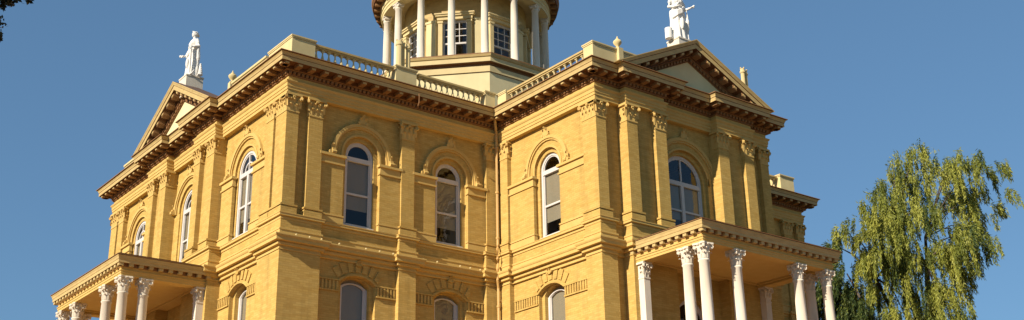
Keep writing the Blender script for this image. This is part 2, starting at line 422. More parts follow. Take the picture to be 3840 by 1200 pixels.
def upper(k, piers, wins, pils, res=(), d1=.09, yf=.17):
    """upper storey of facade k.  wins: (uc, H, zs, style); piers: (u0,u1) lower parts beside windows; pils: (x0,x1,yf)"""
    F = FM(k); L = FAC[k][2]; wl = MB(); tr = MB()
    ops1 = []; 
    for (uc, H, zs, st) in wins: ops1.append((uc, H + .16, ZL + .05, zs, H + .16))
    panel(wl, 0, L, 12.3, 17.0, 0, ops1, d1)
    for (uc, H, zs, st) in wins:
        panel(wl, uc - H - .3, uc + H + .3, 12.3, zs + H + .4, d1, [(uc, H, ZL + .10, zs, H)], .3)
    for (r0, r1) in res:
        wl.box(r0 + .004, r1 - .004, -DR, -.003, ZL - .05, ZU + .05)
    part("upper_wall", wl, 'brick', F)
    for (a, b) in piers:
        tr = MB()
        tr.use('brick').box(a, b, -.12, -.004, ZL - .02, 14.58)
        tr.use('stucco'); tr.box(a - .04, b + .04, -.165, -.004, 14.58, 14.64); tr.box(a, b, -.135, -.004, 14.64, 14.86); tr.box(a - .07, b + .07, -.205, -.004, 14.86, 14.95)
        for (zz0, zz1, d) in ((ZL + .002, ZL + .20, .035), (ZL + .20, ZL + .25, .02), (ZL + .25, ZL + .30, .05)): tr.box(a - d, b + d, -.12 - d, -.004, zz0, zz1)
        part("impost_pier", tr, None, F)
    for (uc, H, zs, st) in wins:
        h = MB(); r = H + .16
        hood(h, uc, r + .34, r + .46, zs, 14.953, -.10); h.ring([(uc - r - .34, 14.953)] + arch(uc, r + .34, zs, r + .34) + [(uc + r + .34, 14.953)], [(uc - r - .28, 14.953)] + arch(uc, r + .28, zs, r + .28) + [(uc + r + .28, 14.953)], -.06, 0)
        h.ring([(uc - r - .07, 14.953)] + arch(uc, r + .07, zs, r + .07) + [(uc + r + .07, 14.953)], [(uc - r, 14.953)] + arch(uc, r, zs, r) + [(uc + r, 14.953)], -.035, .02)
        for s in (-1, 1): hood_stop(h, uc + s * (r + .44), 14.955, s)
        key_orn(h, uc, zs + r + .44)
        part("window_hood", h, 'stucco', F)
        bl = (13.2, zs - .1) if st[0] == 'b' else ((13.15, zs - .1) if st[0] == 'c' else None)
        window(F, uc, H, ZL + .10, zs, H, 'up', yf, bl, {'1': False, '2': 1, '3': 2}[st[1]])
    for (x0, x1, yf) in pils: pilaster(F, x0, x1, yf)

H = .58; ZS = 15.14
# A side (1) and the matching faces
def sideA(k, flip=False):
    L = A; f = (lambda a, b: (L - b, L - a)) if flip else (lambda a, b: (a, b)); g = (lambda u: L - u) if flip else (lambda u: u)
    upper(k, [f(1.24, 2.14), f(3.62, 4.47), f(5.04, 5.98), f(7.46, 8.26)], [(g(2.9), H, ZS, 'b1'), (g(6.72), H, ZS, 'b1')],
          [(*f(-PC, .27), -P0), (*f(.68, 1.22), -P0), (*f(4.48, 5.03), -P0), (*f(8.28, 8.86), -P0)])
sideA(1); sideA(5, True)
def sideB(k, flip=False):
    L = B; f = (lambda a, b: (L - b, L - a)) if flip else (lambda a, b: (a, b)); g = (lambda u: L - u) if flip else (lambda u: u)
    upper(k, [f(.84, 2.26), f(3.76, 5.15)], [(g(2.98), H, ZS, 'c1')], [(*f(.34, .80), -P0), (*f(5.18, L + PC), -P0)])
sideB(2); sideB(4, True)
# A front (0) : u = WA - y
ua = lambda y: WA - y
upper(0, [(ua(4.9), ua(3.97)), (ua(2.33), ua(1.34)), (ua(14.1 + .82), ua(14.1)), (ua(12.5), ua(11.5))], [(ua(3.15), .72, 15.0, 'c3'), (ua(8.22), .72, 15.0, 'c3'), (ua(13.3), .72, 15.0, 'c3')],
      [(ua(.58), ua(-PC), -P0), (ua(1.3), ua(.75), -P0), (ua(5.6), ua(5.0), -DR - P0), (ua(6.82), ua(6.28), -DR - P0),
       (ua(10.15), ua(9.6), -DR - P0), (ua(11.45), ua(10.9), -DR - P0), (ua(15.6), ua(15.0), -P0), (ua(WA + PC), ua(15.8), -P0)], RESA, .05, .08)
upper(3, [], [(CB, 1.0, 14.68, 'b2')], [(-PC, .27, -P0), (1.0, 1.5, -DR - P0), (2.38, 2.92, -DR - P0), (5.64, 6.18, -DR - P0), (7.06, 7.56, -DR - P0), (WB - .27, WB + PC, -P0)], RESB, .10, .20)
for k in (6, 7, 8, 9, 10, 11):
    L = FAC[k][2]; upper(k, [], [(L / 2, H, ZS, 'b1')], [(-PC if convex(k) else .3, .4 if convex(k) else .8, -P0), (L - .4, L + (PC if convex(k + 1) else -.2), -P0)])

# ------------------------------------------------------------------ lower storey
LP = .20
BLK = {0: [(0, 1.4, LP), (RESA[0][0] - .25, RESA[0][1] + .15, .5), (RESA[1][0] - .15, RESA[1][1] + .25, .5), (WA - 1.4, WA, LP)],
       1: [(0, 1.32, LP), (4.43, 5.14, LP), (8.22, 9, LP)], 2: [(0, .85, LP), (5.12, B, LP)],
       3: [(0, .5, LP), (.95, 2.98, .5), (5.58, 7.6, .5), (WB - .5, WB, LP)],
       4: [(0, .65, LP), (B - .85, B, LP)], 5: [(0, .78, LP), (A - 5.14, A - 4.43, LP), (A - 1.32, A, LP)]}
for k in (6, 7, 8, 9, 10, 11): BLK[k] = [(0, .9, LP), (FAC[k][2] - .9, FAC[k][2], LP)]
LOW = {1: [2.9, 6.72], 2: [2.98], 0: [ua(3.15), ua(13.3)], 3: [], 4: [B - 2.98], 5: [A - 6.72, A - 2.9]}
for k in range(12):
    F = FM(k); L = FAC[k][2]; wl = MB(); ops = []; HL = .56
    us = LOW.get(k, [L / 2])
    doors = [(CB, .75)] if k == 3 else ([(ua(8.1), .8)] if k == 0 else [])
    for uc in us: ops.append((uc, HL + .15, 7.9, 10.50, .27))
    for uc, hw in doors: ops.append((uc, hw + .15, 6.4, 9.55, hw + .15))
    panel(wl, 0, L, 6.2, 12.35, 0, ops, .15)
    for (uc, hw, a, b_, c) in ops: panel(wl, uc - hw - .2, uc + hw + .2, 6.2, 11.2, .15, [(uc, hw - .15, a + .05, b_ - .04, c if c < .5 else hw - .15)], .3)
    # ground storey
    g = [(L * (i + .5) / n_, .55, .3, 3.2, .2) for n_ in (max(1, round(L / 4)),) for i in range(n_)] if k not in (0, 3) else []
    panel(wl, 0, L, GZ, 6.2, 0, g, .3)
    for (a, b_, p) in BLK[k]:
        p2 = p; a2 = a if a > 1e-6 else (-p + .004 if convex(k) else 0); b2 = b_ if b_ < L - 1e-6 else (L + (p - .004 if convex(k + 1) else 0))
        wl.box(a2, b2, -p2, -.003, GZ, 12.32)
    part("lower_wall", wl, 'brick', F)
    for (uc, hw, zb, zs, rise) in ops:
        if rise < .5: window(F, uc, hw - .15, zb + .05, zs - .10, rise * .7, 'low', .30, (zb + .2, zs + rise), False)
        else: window(F, uc, hw - .15, zb + .05, zs - .04, hw - .15, 'up', .30, None, 1)
    for (uc, hw, zb, zs, rise) in g: window(F, uc, hw, zb, zs, rise, 'low', .2, (zb + .2, zs + rise), False)
    # segmental arch rim, voussoirs and the slotted bands
    for uc in us:
        v = MB(); hw = HL + .15
        v.ring(arch(uc, hw + .12, 10.50, .33), arch(uc, hw, 10.50, .27), -.05, .01)
        r = (hw * hw + .27 ** 2) / (2 * .27); zc = 10.50 + .27 - r; am = math.asin(hw / r) * 1.02
        n_ = 7
        for i in range(n_):
            a0 = -am + 2 * am * (i + .14) / n_; a1 = -am + 2 * am * (i + .80) / n_; q0 = r + .14; q1 = r + .50 + .05 * (1 - abs(i - 3) / 3)
            a0b, a1b = a0 * .98, a1 * .98
            v.prism([(uc + q0 * math.sin(a0), zc + q0 * math.cos(a0)), (uc + q0 * math.sin(a1), zc + q0 * math.cos(a1)),
                     (uc + q1 * math.sin(a1b), zc + q1 * math.cos(a1b)), (uc + q1 * math.sin(a0b), zc + q1 * math.cos(a0b))], -.04, .01)
        v.use('brick'); key_orn(v, uc, zc + r + .33, .62)
        if k in (0, 1, 2, 4, 5): 
            edges = [e for (a, b_, p) in BLK[k] for e in (a, b_)]
            lo = max([e for e in edges if e < uc - hw] or [uc - 1.4]); hi = min([e for e in edges if e > uc + hw] or [uc + 1.4]); lo = max(lo, uc - 2.1); hi = min(hi, uc + 2.1)
            for (x0, x1) in ((lo + .01, uc - hw - .02), (uc + hw + .02, hi - .01)):
                if x1 - x0 < .15: continue
                v.box(x0, x1, -.055, .01, 10.13, 10.18); v.box(x0, x1, -.055, .01, 10.50, 10.55)
                n2 = max(2, int((x1 - x0) / .13))
                for i in range(n2): xx = x0 + (x1 - x0) * (i + .5) / n2; v.box(xx - .035, xx + .035, -.048, .01, 10.19, 10.49)
        part("window_arch", v, 'brick', F)

# belts
def jog(tbl, extra=0.0): return {k: [(a if a < 1e-6 else a - extra, b if b > FAC[k][2] - 1e-6 else b + extra, p) for a, b, p in v] for k, v in tbl.items()}
path_b = outline(.06, jog({k: [(a, b, p + .003) for a, b, p in v] for k, v in BLK.items()}, .005))
belt = MB()
prof = [(-.10, 11.20), (.025, 11.20), (.025, 11.24), (.0, 11.245), (.0, 11.33), (.10, 11.34), (.10, 11.42), (.075, 11.43), (.075, 11.46), (.22, 11.465), (.22, 11.57), (.245, 11.59), (.27, 11.63), (.27, 11.67),
        (.03, 11.69), (.03, 11.87), (.05, 11.875), (.05, 11.93), (-.02, 11.95), (-.02, 12.25), (.01, 12.255), (.01, 12.32), (-.005, 12.325), (-.005, 12.35), (.08, 12.355), (.08, 12.43), (.095, 12.435), (.095, 12.46), (-.4, 12.462)]
sweep(belt, path_b, prof, ['stucco'] * 18 + ['brick'] + ['stucco'] * 9)
part("belt_course", belt)
belt2 = MB(); sweep(belt2, path_b, [(-.2, 5.6), (.06, 5.6), (.12, 5.8), (.12, 6.0), (-.3, 6.02)]); part("belt_course", belt2, 'stucco')
fl = MB()
for z in (12.0, 5.7):
    fl.face([(-A + .3, .3, z), (WB + A - .3, .3, z), (WB + A - .3, WA - .3, z), (-A + .3, WA - .3, z)])
    fl.face([(.3, -B + .3, z + .01), (WB - .3, -B + .3, z + .01), (WB - .3, WA + B - .3, z + .01), (.3, WA + B - .3, z + .01)])
part("floor_slab", fl, 'dark')

# ------------------------------------------------------------------ main entablature
JE = {0: [(RESA[0][0], RESA[0][1], P0 + DR), (RESA[1][0], RESA[1][1], P0 + DR)], 3: [(RESB[0][0], RESB[0][1], P0 + DR), (RESB[1][0], RESB[1][1], P0 + DR)],
      6: [(4.85, 6.8, P0 + DR), (WA - 6.8, WA - 4.85, P0 + DR)], 9: [(1.0, 2.92, P0 + DR), (5.64, 7.56, P0 + DR)]}
path_e = outline(P0, JE)
ent = MB()
prof = [(-.30, 16.80), (.015, 16.80), (.015, 16.91), (.04, 16.92), (.04, 17.02), (.06, 17.03), (.06, 17.15), (.085, 17.17), (.11, 17.215), (.11, 17.24), (.0, 17.262), (.0, 17.42)]
sweep(ent, path_e, prof, ['stucco'] * 11)
part("entablature", ent)
cor = MB()
prof = [(-.2, 17.42), (.05, 17.425), (.06, 17.46), (.06, 17.58), (.16, 17.60), (.16, 17.735), (.52, 17.74), (.545, 17.72), (.545, 17.86), (.56, 17.875), (.575, 17.93), (.60, 17.975), (.62, 17.99), (.60, 17.995), (.60, 18.005), (.66, 18.008), (.66, 18.035), (-.6, 18.10)]
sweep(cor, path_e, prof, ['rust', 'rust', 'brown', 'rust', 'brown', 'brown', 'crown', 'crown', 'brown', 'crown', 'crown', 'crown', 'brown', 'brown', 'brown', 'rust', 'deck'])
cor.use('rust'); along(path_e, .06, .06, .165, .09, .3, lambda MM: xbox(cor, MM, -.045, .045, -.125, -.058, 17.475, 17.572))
def modil(MM):
    cor.use('rust'); xbox(cor, MM, -.095, .095, -.46, -.158, 17.625, 17.733); xbox(cor, MM, -.11, .11, -.48, -.157, 17.70, 17.738)
    cor.use('crown'); xbox(cor, MM, -.07, .07, -.485, -.462, 17.64, 17.70)
along(path_e, .16, .46, .50, .19, .25, modil)
part("cornice", cor)

# roof deck
rf = MB(); rf.use('deck')
rf.box(-A - .1, WB + A + .1, -.1, WA + .1, 17.6, 18.075); rf.box(-.1, WB + .1, -B - .1, WA + B + .1, 17.61, 18.08)
rf.use('roof')
def gable(mb, c0, half, zr, y0, y1, axis):
    """gable roof: ridge along the axis from y0 to y1; slopes to half width at z 18.05"""
    pts = [(-half, 18.085), (half, 18.085), (0, zr)]
    vs = []
    for y in (y0, y1):
        for s, z in pts: vs.append((c0 + s, y, z) if axis == 'y' else (y, c0 + s, z))
    mb.mesh(vs, [(0, 1, 2), (5, 4, 3), (0, 3, 4, 1), (1, 4, 5, 2), (2, 5, 3, 0)])
gable(rf, CB, 3.9, 19.86, -B - P0 + .12, WA + B + .15, 'y'); gable(rf, CA, 3.9, 19.84, -A - P0 + .12, WB + A + .15, 'x')
part("roof", rf)

# ------------------------------------------------------------------ pediments (local frame of a facade, x along, y inwards)
def pediment(k, uc, half, zap):
    F = FM(k); y0 = -P0 - DR - .05; ov = .57
    z0 = 18.02; sl = (zap - z0) / half
    mb = MB()
    tym = [(uc - half + .5, z0 + .05), (uc + half - .5, z0 + .05), (uc, zap - .42)]
    # profile: (out, h) vertical shear; h measured from the rake line down
    prof = [(0.0, -.74), (.05, -.73), (.05, -.58), (.12, -.56), (.12, -.37), (ov - .09, -.33), (ov - .075, -.35), (ov - .075, -.17), (ov - .05, -.15), (ov - .02, -.06), (ov, -.03), (ov, .0), (-.35, .02)]
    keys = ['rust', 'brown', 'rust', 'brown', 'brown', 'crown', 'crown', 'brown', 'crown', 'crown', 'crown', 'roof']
    stations = [(-half, 0), (0, 1), (half, 2)]
    vs = []
    for s, _ in stations:
        zl = zap - abs(s) * sl
        for o, h in prof: 
            zz = zl + h; x = uc + s
            if s != 0 and zz < z0 - .02:     # feet die on top of the horizontal cornice
                x = uc + (half - (z0 - .02 - zz) / sl) * (1 if s > 0 else -1); zz = z0 - .02
            vs.append((x, y0 - o, zz))
    m_ = len(prof)
    for j in range(m_ - 1):
        mb.use(keys[j])
        for i in range(2):
            a = i * m_ + j; mb.mesh([vs[a], vs[a + m_], vs[a + m_ + 1], vs[a + 1]], [(0, 1, 2, 3)])
    # end faces
    mb.use('crown')
    for i in (0, 2):
        pts = [vs[i * m_ + j] for j in range(m_)]; mb.face(pts)
    # modillions & dentils along the rakes
    for s in (-1, 1):
        L = math.hypot(half, zap - z0); n_ = int((half - .95) / .46)
        for i in range(n_ + 1):
            d = .22 + i * .46; x = uc + s * d; zl = zap - d * sl
            for (hw, y_out, za, zb_, ky) in ((.095, ov - .14, -.49, -.345, 'rust'), (.06, ov - .12, -.46, -.39, 'crown')):
                mb.use(ky); q = s * sl; yb = y0 - .118 if ky == 'rust' else y0 - (ov - .139)
                mb.mesh([(x + a, yy, zl - q * a + zz) for yy in (y0 - y_out, yb) for a, zz in ((-hw, za), (hw, za), (hw, zb_), (-hw, zb_))],
                        [(0, 1, 2, 3), (7, 6, 5, 4), (0, 4, 5, 1), (1, 5, 6, 2), (2, 6, 7, 3), (3, 7, 4, 0)])
        n_ = int((half - 1.3) / .165)
        for i in range(n_):
            d = .12 + i * .165; x = uc + s * d; zl = zap - d * sl; q = s * sl; mb.use('rust')
            mb.mesh([(x + a, yy, zl - q * a + zz) for yy in (y0 - .10, y0 - .048) for a, zz in ((-.045, -.70), (.045, -.70), (.045, -.60), (-.045, -.60))],
                    [(0, 1, 2, 3), (7, 6, 5, 4), (0, 4, 5, 1), (1, 5, 6, 2), (2, 6, 7, 3), (3, 7, 4, 0)])
    p = part("pediment", mb, None, F)
    t = MB(); t.prism([(uc - half + .45, z0 + .04), (uc + half - .45, z0 + .04), (uc, zap - .25)], y0 + .01, y0 + .45)
    obj("tympanum", t, 'palecream', p, F)
    return p
pediment(3, CB, 4.08, 19.98)
pediment(0, ua(CA + .05), 3.9, 20.08)
pediment(9, WB - CB, 4.08, 19.98)
pediment(6, CA, 3.9, 19.98)

# ------------------------------------------------------------------ parapet
def pedestal(F, u0, u1, y0=.10, y1=.75, z1=19.17, name="pedestal"):
    p = MB(); p.box(u0, u1, y0, y1, 18.05, z1 - .11); p.box(u0 - .03, u1 + .03, y0 - .03, y1 + .03, 18.06, 18.24)
    p.box(u0 - .025, u1 + .025, y0 - .025, y1 + .025, z1 - .10, z1 - .05); p.box(u0 - .045, u1 + .045, y0 - .045, y1 + .045, z1 - .05, z1)
    return part(name, p, 'cream', F)
bal = MB()
bal.box(-.06, .06, -.06, .06, 0, .05)
bal.lathe([(.045, .05), (.03, .10), (.06, .20), (.078, .30), (.06, .40), (.03, .52), (.026, .60), (.045, .64), (.045, .67)], 0, 0, 10)
bal.box(-.06, .06, -.06, .06, .67, .72)
balm = bal.data("baluster", 'cream')
def balustrade(F, u0, u1, n, y=.22):
    r = MB(); r.use('crown'); r.box(u0, u1, y - .11, y + .11, 18.06, 18.22); r.box(u0, u1, y - .10, y + .10, 18.94, 19.0); r.box(u0 + .001, u1 - .001, y - .14, y + .14, 19.0, 19.07)
    o = part("balustrade", r, None, F)
    for i in range(n):
        MM = F @ Matrix.Translation((u0 + (u1 - u0) * (i + .5) / n, y, 18.22)); obj("baluster", balm, None, o, MM)
def corner_ped(x0, x1, y0, y1):
    pass
F1 = FM(1)
pedestal(F1, -.06, .86, -.06, 1.74, 19.10, name="corner_pedestal"); balustrade(F1, .92, 4.26, 13); pedestal(F1, 4.34, 5.26); balustrade(F1, 5.34, 8.40, 12); pedestal(F1, 8.48, 8.95)
F2 = FM(2)
pedestal(F2, -.12, .42, .10, .5, 19.16); balustrade(F2, .50, 5.06, 14); 
F3 = FM(3); pedestal(F3, -.06, 2.5, -.06, .46, 19.12, "corner_pedestal")
F0 = FM(0)
pw = MB(); pw.box(ua(4.9), ua(1.98), -.02, .3, 18.06, 19.0); pw.box(ua(4.9), ua(1.98), -.07, .35, 19.0, 19.08); part("parapet_wall", pw, 'cream', F0)
pw = MB(); pw.box(.2, ua(11.9), -.02, .3, 18.06, 19.0); pw.box(.2, ua(11.9), -.07, .35, 19.0, 19.08); part("parapet_wall", pw, 'cream', F0)
pw = MB(); pw.box(WB - 2.2, WB - .02, -.04, .3, 18.06, 19.0); pw.box(WB - 2.2, WB, -.07, .35, 19.0, 19.08); part("parapet_wall", pw, 'cream', F3)
F5 = FM(5); pedestal(F5, .05, .5); balustrade(F5, .58, 3.7, 12); pedestal(F5, 3.78, 4.7); balustrade(F5, 4.78, 8.0, 12); pedestal(F5, 8.08, 9.04, -.04, 1.5, name="corner_pedestal")
F4 = FM(4); balustrade(F4, .65, 5.2, 16)

# urn plinths on the parapets
def urn(loc, label):
    t = tag(obj("urn_finial", MB_urn, None, None, Matrix.Translation(loc) @ Matrix.Diagonal((.80, .80, .80, 1))), label, "urn")
u = MB(); u.use('cream'); u.lathe([(.13, 0), (.13, .05), (.06, .09), (.06, .13), (.12, .19), (.185, .28), (.20, .36), (.165, .42), (.06, .46), (.09, .50), (.07, .52), (.03, .55), (.035, .59), (.012, .65)], 0, 0, 16)
MB_urn = u.data("urn_finial", None, True)
up = MB(); up.box(1.09, 1.31, -.19, -.063, 18.06, 19.14); part("urn_plinth", up, 'cream', F3)
up = MB(); up.box(ua(5.2) - .11, ua(5.2) + .11, -.02, .22, 18.06, 19.20); part("urn_plinth", up, 'cream', F0)
urn((1.2, -B - .02, 19.143), "cream urn finial on the parapet of the right hand wing")
urn((-A + .10, 5.2, 19.203), "cream urn finial on the parapet of the left hand wing beside its pediment")

# ------------------------------------------------------------------ chimneys
def chimney(x, y, z0, zt, pots, hb):
    c = MB(); c.box(x - .34, x + .34, y - .22, y + .22, z0, zt - hb - .08); c.box(x - .40, x + .40, y - .28, y + .28, zt - hb - .08, zt - hb)
    o = part("chimney", c, 'cream')
    for i, (dx, rr, dz) in enumerate(pots):
        px = x + dx; q = MB(); t = zt + dz
        q.lathe([(rr + .04, zt - hb), (rr + .04, zt - hb + .07), (rr, zt - hb + .10), (rr * .93, t - .22), (rr + .03, t - .18), (rr + .03, t - .12), (rr, t - .10), (rr, t)], px, y, 12)
        for a in range(4): q.box(px + rr * math.cos(a * 1.571) - .02, px + rr * math.cos(a * 1.571) + .02, y + rr * math.sin(a * 1.571) - .02, y + rr * math.sin(a * 1.571) + .02, t - .001, t + .05)
        obj("chimney_pot", q, 'cream', o)
chimney(-3.14, 2.0, 18.05, 21.28, ((-.20, .13, 0), (.0, .05, -.05), (.22, .09, -.04)), 1.2)
chimney(9.93, -4.12, 18.05, 21.28, ((-.06, .09, 0), (.14, .06, -.05)), 1.2)

# ------------------------------------------------------------------ octagon, drum, dome
OX, OY = CB, 8.12
oc = MB(); a8 = math.pi / 8; k8 = 1 / math.cos(a8)
oct_prof = [(4.30, 18.05), (4.30, 22.18), (4.36, 22.19), (4.36, 22.46), (4.26, 22.48), (4.26, 22.62), (4.44, 22.63), (4.47, 22.64), (4.47, 22.84), (4.52, 22.87), (4.56, 22.97), (4.56, 23.02), (2.0, 23.03)]
oct_keys = ['palecream', 'rust', 'cream', 'rust', 'rust', 'rust', 'rust', 'cream', 'crown', 'crown', 'rust', 'deck']
for j in range(len(oct_prof) - 1):
    oc.use(oct_keys[j])
    (r0, z0), (r1, z1) = oct_prof[j], oct_prof[j + 1]
    for k in range(8):
        a, b_ = a8 + k * math.pi / 4, a8 + (k + 1) * math.pi / 4
        oc.mesh([(OX + r0 * k8 * math.cos(a), OY + r0 * k8 * math.sin(a), z0), (OX + r0 * k8 * math.cos(b_), OY + r0 * k8 * math.sin(b_), z0),
                 (OX + r1 * k8 * math.cos(b_), OY + r1 * k8 * math.sin(b_), z1), (OX + r1 * k8 * math.cos(a), OY + r1 * k8 * math.sin(a), z1)], [(0, 1, 2, 3)])
part("dome_base", oc)
TC = Matrix.Translation((OX, OY, 0))
# drum wall with eight window openings (built as curved panels)
RD = 2.95
dw = MB(); dw.use('crown'); NS = 96
for i in range(NS):
    a0, a1 = 2 * math.pi * i / NS, 2 * math.pi * (i + 1) / NS; am = math.degrees((a0 + a1) / 2) % 45
    off = min(am, 45 - am)
    spans = [(22.97, 27.6)] if off > 10.2 else [(25.55, 27.6)]
    for z0, z1 in spans:
        dw.face([(RD * math.cos(a0), RD * math.sin(a0), z0), (RD * math.cos(a1), RD * math.sin(a1), z0), (RD * math.cos(a1), RD * math.sin(a1), z1), (RD * math.cos(a0), RD * math.sin(a0), z1)])
part("drum_wall", dw, None, TC)
for k in range(8):
    th = math.pi / 4 * k; MM = TC @ Matrix.Rotation(th + math.pi / 2, 4, 'Z')     # local -y points outwards
    f = MB(); hw = .56; y = -RD + .06
    f.box(-hw - .03, -hw + .05, y, y + .10, 22.98, 25.55); f.box(hw - .05, hw + .03, y, y + .10, 22.98, 25.55); f.box(-hw, hw, y + .001, y + .10, 25.46, 25.56); f.box(-hw, hw, y + .002, y + .10, 22.98, 23.06)
    f.box(-hw, hw, y + .01, y + .09, 24.36, 24.44)
    for i in (1, 2): f.box(-hw + i * 2 * hw / 3 - .016, -hw + i * 2 * hw / 3 + .016, y + .03, y + .07, 24.4, 25.5)
    for i in (1, 2): f.box(-hw, hw, y + .032, y + .068, 24.44 + i * .345 - .016, 24.44 + i * .345 + .016)
    f.box(-.016, .016, y + .03, y + .07, 23.05, 24.4)
    o = part("drum_window", f, 'frame', MM)
    g = MB(); g.face([(-hw, y + .05, 22.98), (hw, y + .05, 22.98), (hw, y + .05, 25.55), (-hw, y + .05, 25.55)]); obj("pane", g, 'glass', o, MM)
    s = MB(); s.box(-hw - .22, -hw - .02, -RD - .10, -RD + .12, 22.98, 25.40); s.box(hw + .02, hw + .22, -RD - .10, -RD + .12, 22.98, 25.40)
    for x in (-hw - .12, hw + .12): s.box(x - .13, x + .13, -RD - .13, -RD + .12, 25.40, 25.50)
    s.box(-hw - .27, hw + .27, -RD - .12, -RD + .12, 25.56, 25.72); s.box(-hw - .34, hw + .34, -RD - .2, -RD + .12, 25.72, 25.80); s.box(-hw - .38, hw + .38, -RD - .25, -RD + .12, 25.80, 25.86)
    obj("window_surround", s, 'cream', o, MM)
    MM2 = TC @ Matrix.Rotation(th + math.pi / 8 + math.pi / 2, 4, 'Z')
    q = MB(); q.box(-.26, .26, -RD - .09, -RD + .1, 22.98, 25.55); q.box(-.30, .30, -RD - .12, -RD + .1, 25.55, 25.66); part("drum_pilaster", q, 'palecream', MM2)
# drum columns
RC = 3.86
col = MB()
col.box(-.24, .24, -.24, .24, 22.97, 23.05)
col.lathe([(.235, 23.05), (.235, 23.10), (.20, 23.13), (.21, 23.16), (.175, 23.20), (.175, 24.3), (.165, 25.5), (.150, 26.42), (.175, 26.44), (.175, 26.48), (.150, 26.50)], 0, 0, 18)
colm = col.data("drum_column", 'white', True)
cc = MB(); cc.lathe([(.15, 26.50), (.155, 26.55), (.19, 26.62), (.20, 26.66)], 0, 0, 16)
for s in (-1, 1): volute(cc, (s * .17, -.0, 26.60), Vector((s, 0, 0)), .07, .30)
cc.box(-.22, .22, -.20, .20, 26.66, 26.72); ccm = cc.data("capital", 'white')
for k in range(16):
    a = R(22.5 * k); MM = TC @ Matrix.Translation((RC * math.cos(a), RC * math.sin(a), 0)) @ Matrix.Rotation(a + math.pi / 2, 4, 'Z')
    o = part("drum_column", colm, None, MM); obj("capital", ccm, None, o, MM)
de = MB()
prof = [(2.96, 27.1), (3.62, 27.1), (3.62, 26.721), (4.08, 26.721), (4.08, 26.86), (4.11, 26.88), (4.11, 27.02), (4.15, 27.04), (4.12, 27.07), (4.12, 27.3), (4.2, 27.34), (4.2, 27.44), (4.52, 27.45), (4.52, 27.60), (4.58, 27.66), (4.60, 27.74), (4.60, 27.78), (3.2, 27.95), (3.2, 28.9), (3.35, 28.95), (3.35, 29.05), (3.1, 29.1)]
keys = ['cream'] * 3 + ['cream'] * 6 + ['rust', 'brown', 'brown', 'brown', 'rust', 'rust', 'rust', 'deck', 'cream', 'cream', 'cream', 'cream']
n_ = 64
for j in range(len(prof) - 1):
    de.use(keys[min(j, len(keys) - 1)]); (r0, z0), (r1, z1) = prof[j], prof[j + 1]
    for k in range(n_):
        a, b_ = 2 * math.pi * k / n_, 2 * math.pi * (k + 1) / n_
        de.mesh([(r0 * math.cos(a), r0 * math.sin(a), z0), (r0 * math.cos(b_), r0 * math.sin(b_), z0), (r1 * math.cos(b_), r1 * math.sin(b_), z1), (r1 * math.cos(a), r1 * math.sin(a), z1)], [(0, 1, 2, 3)])
de.use('rust')
for k in range(48):
    MM = Matrix.Rotation(2 * math.pi * k / 48, 4, 'Z'); xbox(de, MM, 4.19, 4.46, -.08, .08, 27.31, 27.445)
part("drum_entablature", de, None, TC)
dm = MB(); dm.lathe([(3.1 * math.cos(t), 29.05 + 3.6 * math.sin(t)) for t in [i * math.pi / 2 / 12 for i in range(12)]] + [(.5, 32.65)], 0, 0, 48)
part("dome", dm, 'copper', TC, True)
ln = MB(); ln.lathe([(.7, 32.5), (.7, 32.8), (.5, 32.85), (.5, 34.2), (.7, 34.25), (.7, 34.4), (.45, 34.6), (.15, 35.2), (.04, 36.2)], 0, 0, 16); part("lantern", ln, 'cream', TC)

# ------------------------------------------------------------------ porticos (facade frame, x along, y inwards => outwards is negative y)
shaft = MB()
ZB = 6.2; ZC = 10.41
shaft.box(-.27, .27, -.27, .27, ZB, ZB + .12)
shaft.lathe([(.26, ZB + .12), (.26, ZB + .18), (.22, ZB + .22), (.235, ZB + .27), (.19, ZB + .31), (.19, ZB + 1.5), (.182, ZB + 2.6), (.165, ZC - .08), (.19, ZC - .06), (.19, ZC - .02), (.165, ZC)], 0, 0, 24)
shm = shaft.data("column", 'white', True)
def cap_round(r, z0, h):
    c = MB(); c.lathe([(r, z0), (r + .01, z0 + h * .5), (r + .06, z0 + h * .88)], 0, 0, 16)
    for row, (zz, hh, cu) in enumerate(((.02, .40, .09), (.24, .45, .12))):
        for i in range(8):
            a = (i + .5 * row) * math.pi / 4; n = Vector((math.cos(a), math.sin(a), 0)); leafstrip(c, (r * n.x * .98, r * n.y * .98, 0), n, z0 + zz * h, hh * h, .12, cu)
    for i in range(4):
        a = math.pi / 4 + i * math.pi / 2; n = Vector((math.cos(a), math.sin(a), 0)); volute(c, (n.x * (r + .10), n.y * (r + .10), z0 + h * .76), n, h * .13, .08)
        a = i * math.pi / 2; n = Vector((math.cos(a), math.sin(a), 0)); volute(c, (n.x * (r + .06), n.y * (r + .06), z0 + h * .90), n, .045, .07)
    q = r + .075; e = r + .045
    pts = [(q * s1, q * s2) for s1, s2 in ()]
    poly = []
    for i in range(4):
        a = math.pi / 4 + i * math.pi / 2; c0 = Vector((math.cos(a), math.sin(a))) * (r + .17); t = Vector((-c0.y, c0.x)).normalized() * .045
        poly += [c0 - t, c0 + t]; mdl = Vector((math.cos(a + math.pi / 4), math.sin(a + math.pi / 4))) * (r + .055); poly.append(mdl)
    n = len(poly); c.mesh([(p.x, p.y, z0 + h * .88) for p in poly] + [(p.x, p.y, z0 + h) for p in poly], [tuple(range(n)), tuple(range(2 * n - 1, n - 1, -1))] + [(i, (i + 1) % n, (i + 1) % n + n, i + n) for i in range(n)])
    return c
capm = cap_round(.165, ZC, .52).data("capital", 'white')
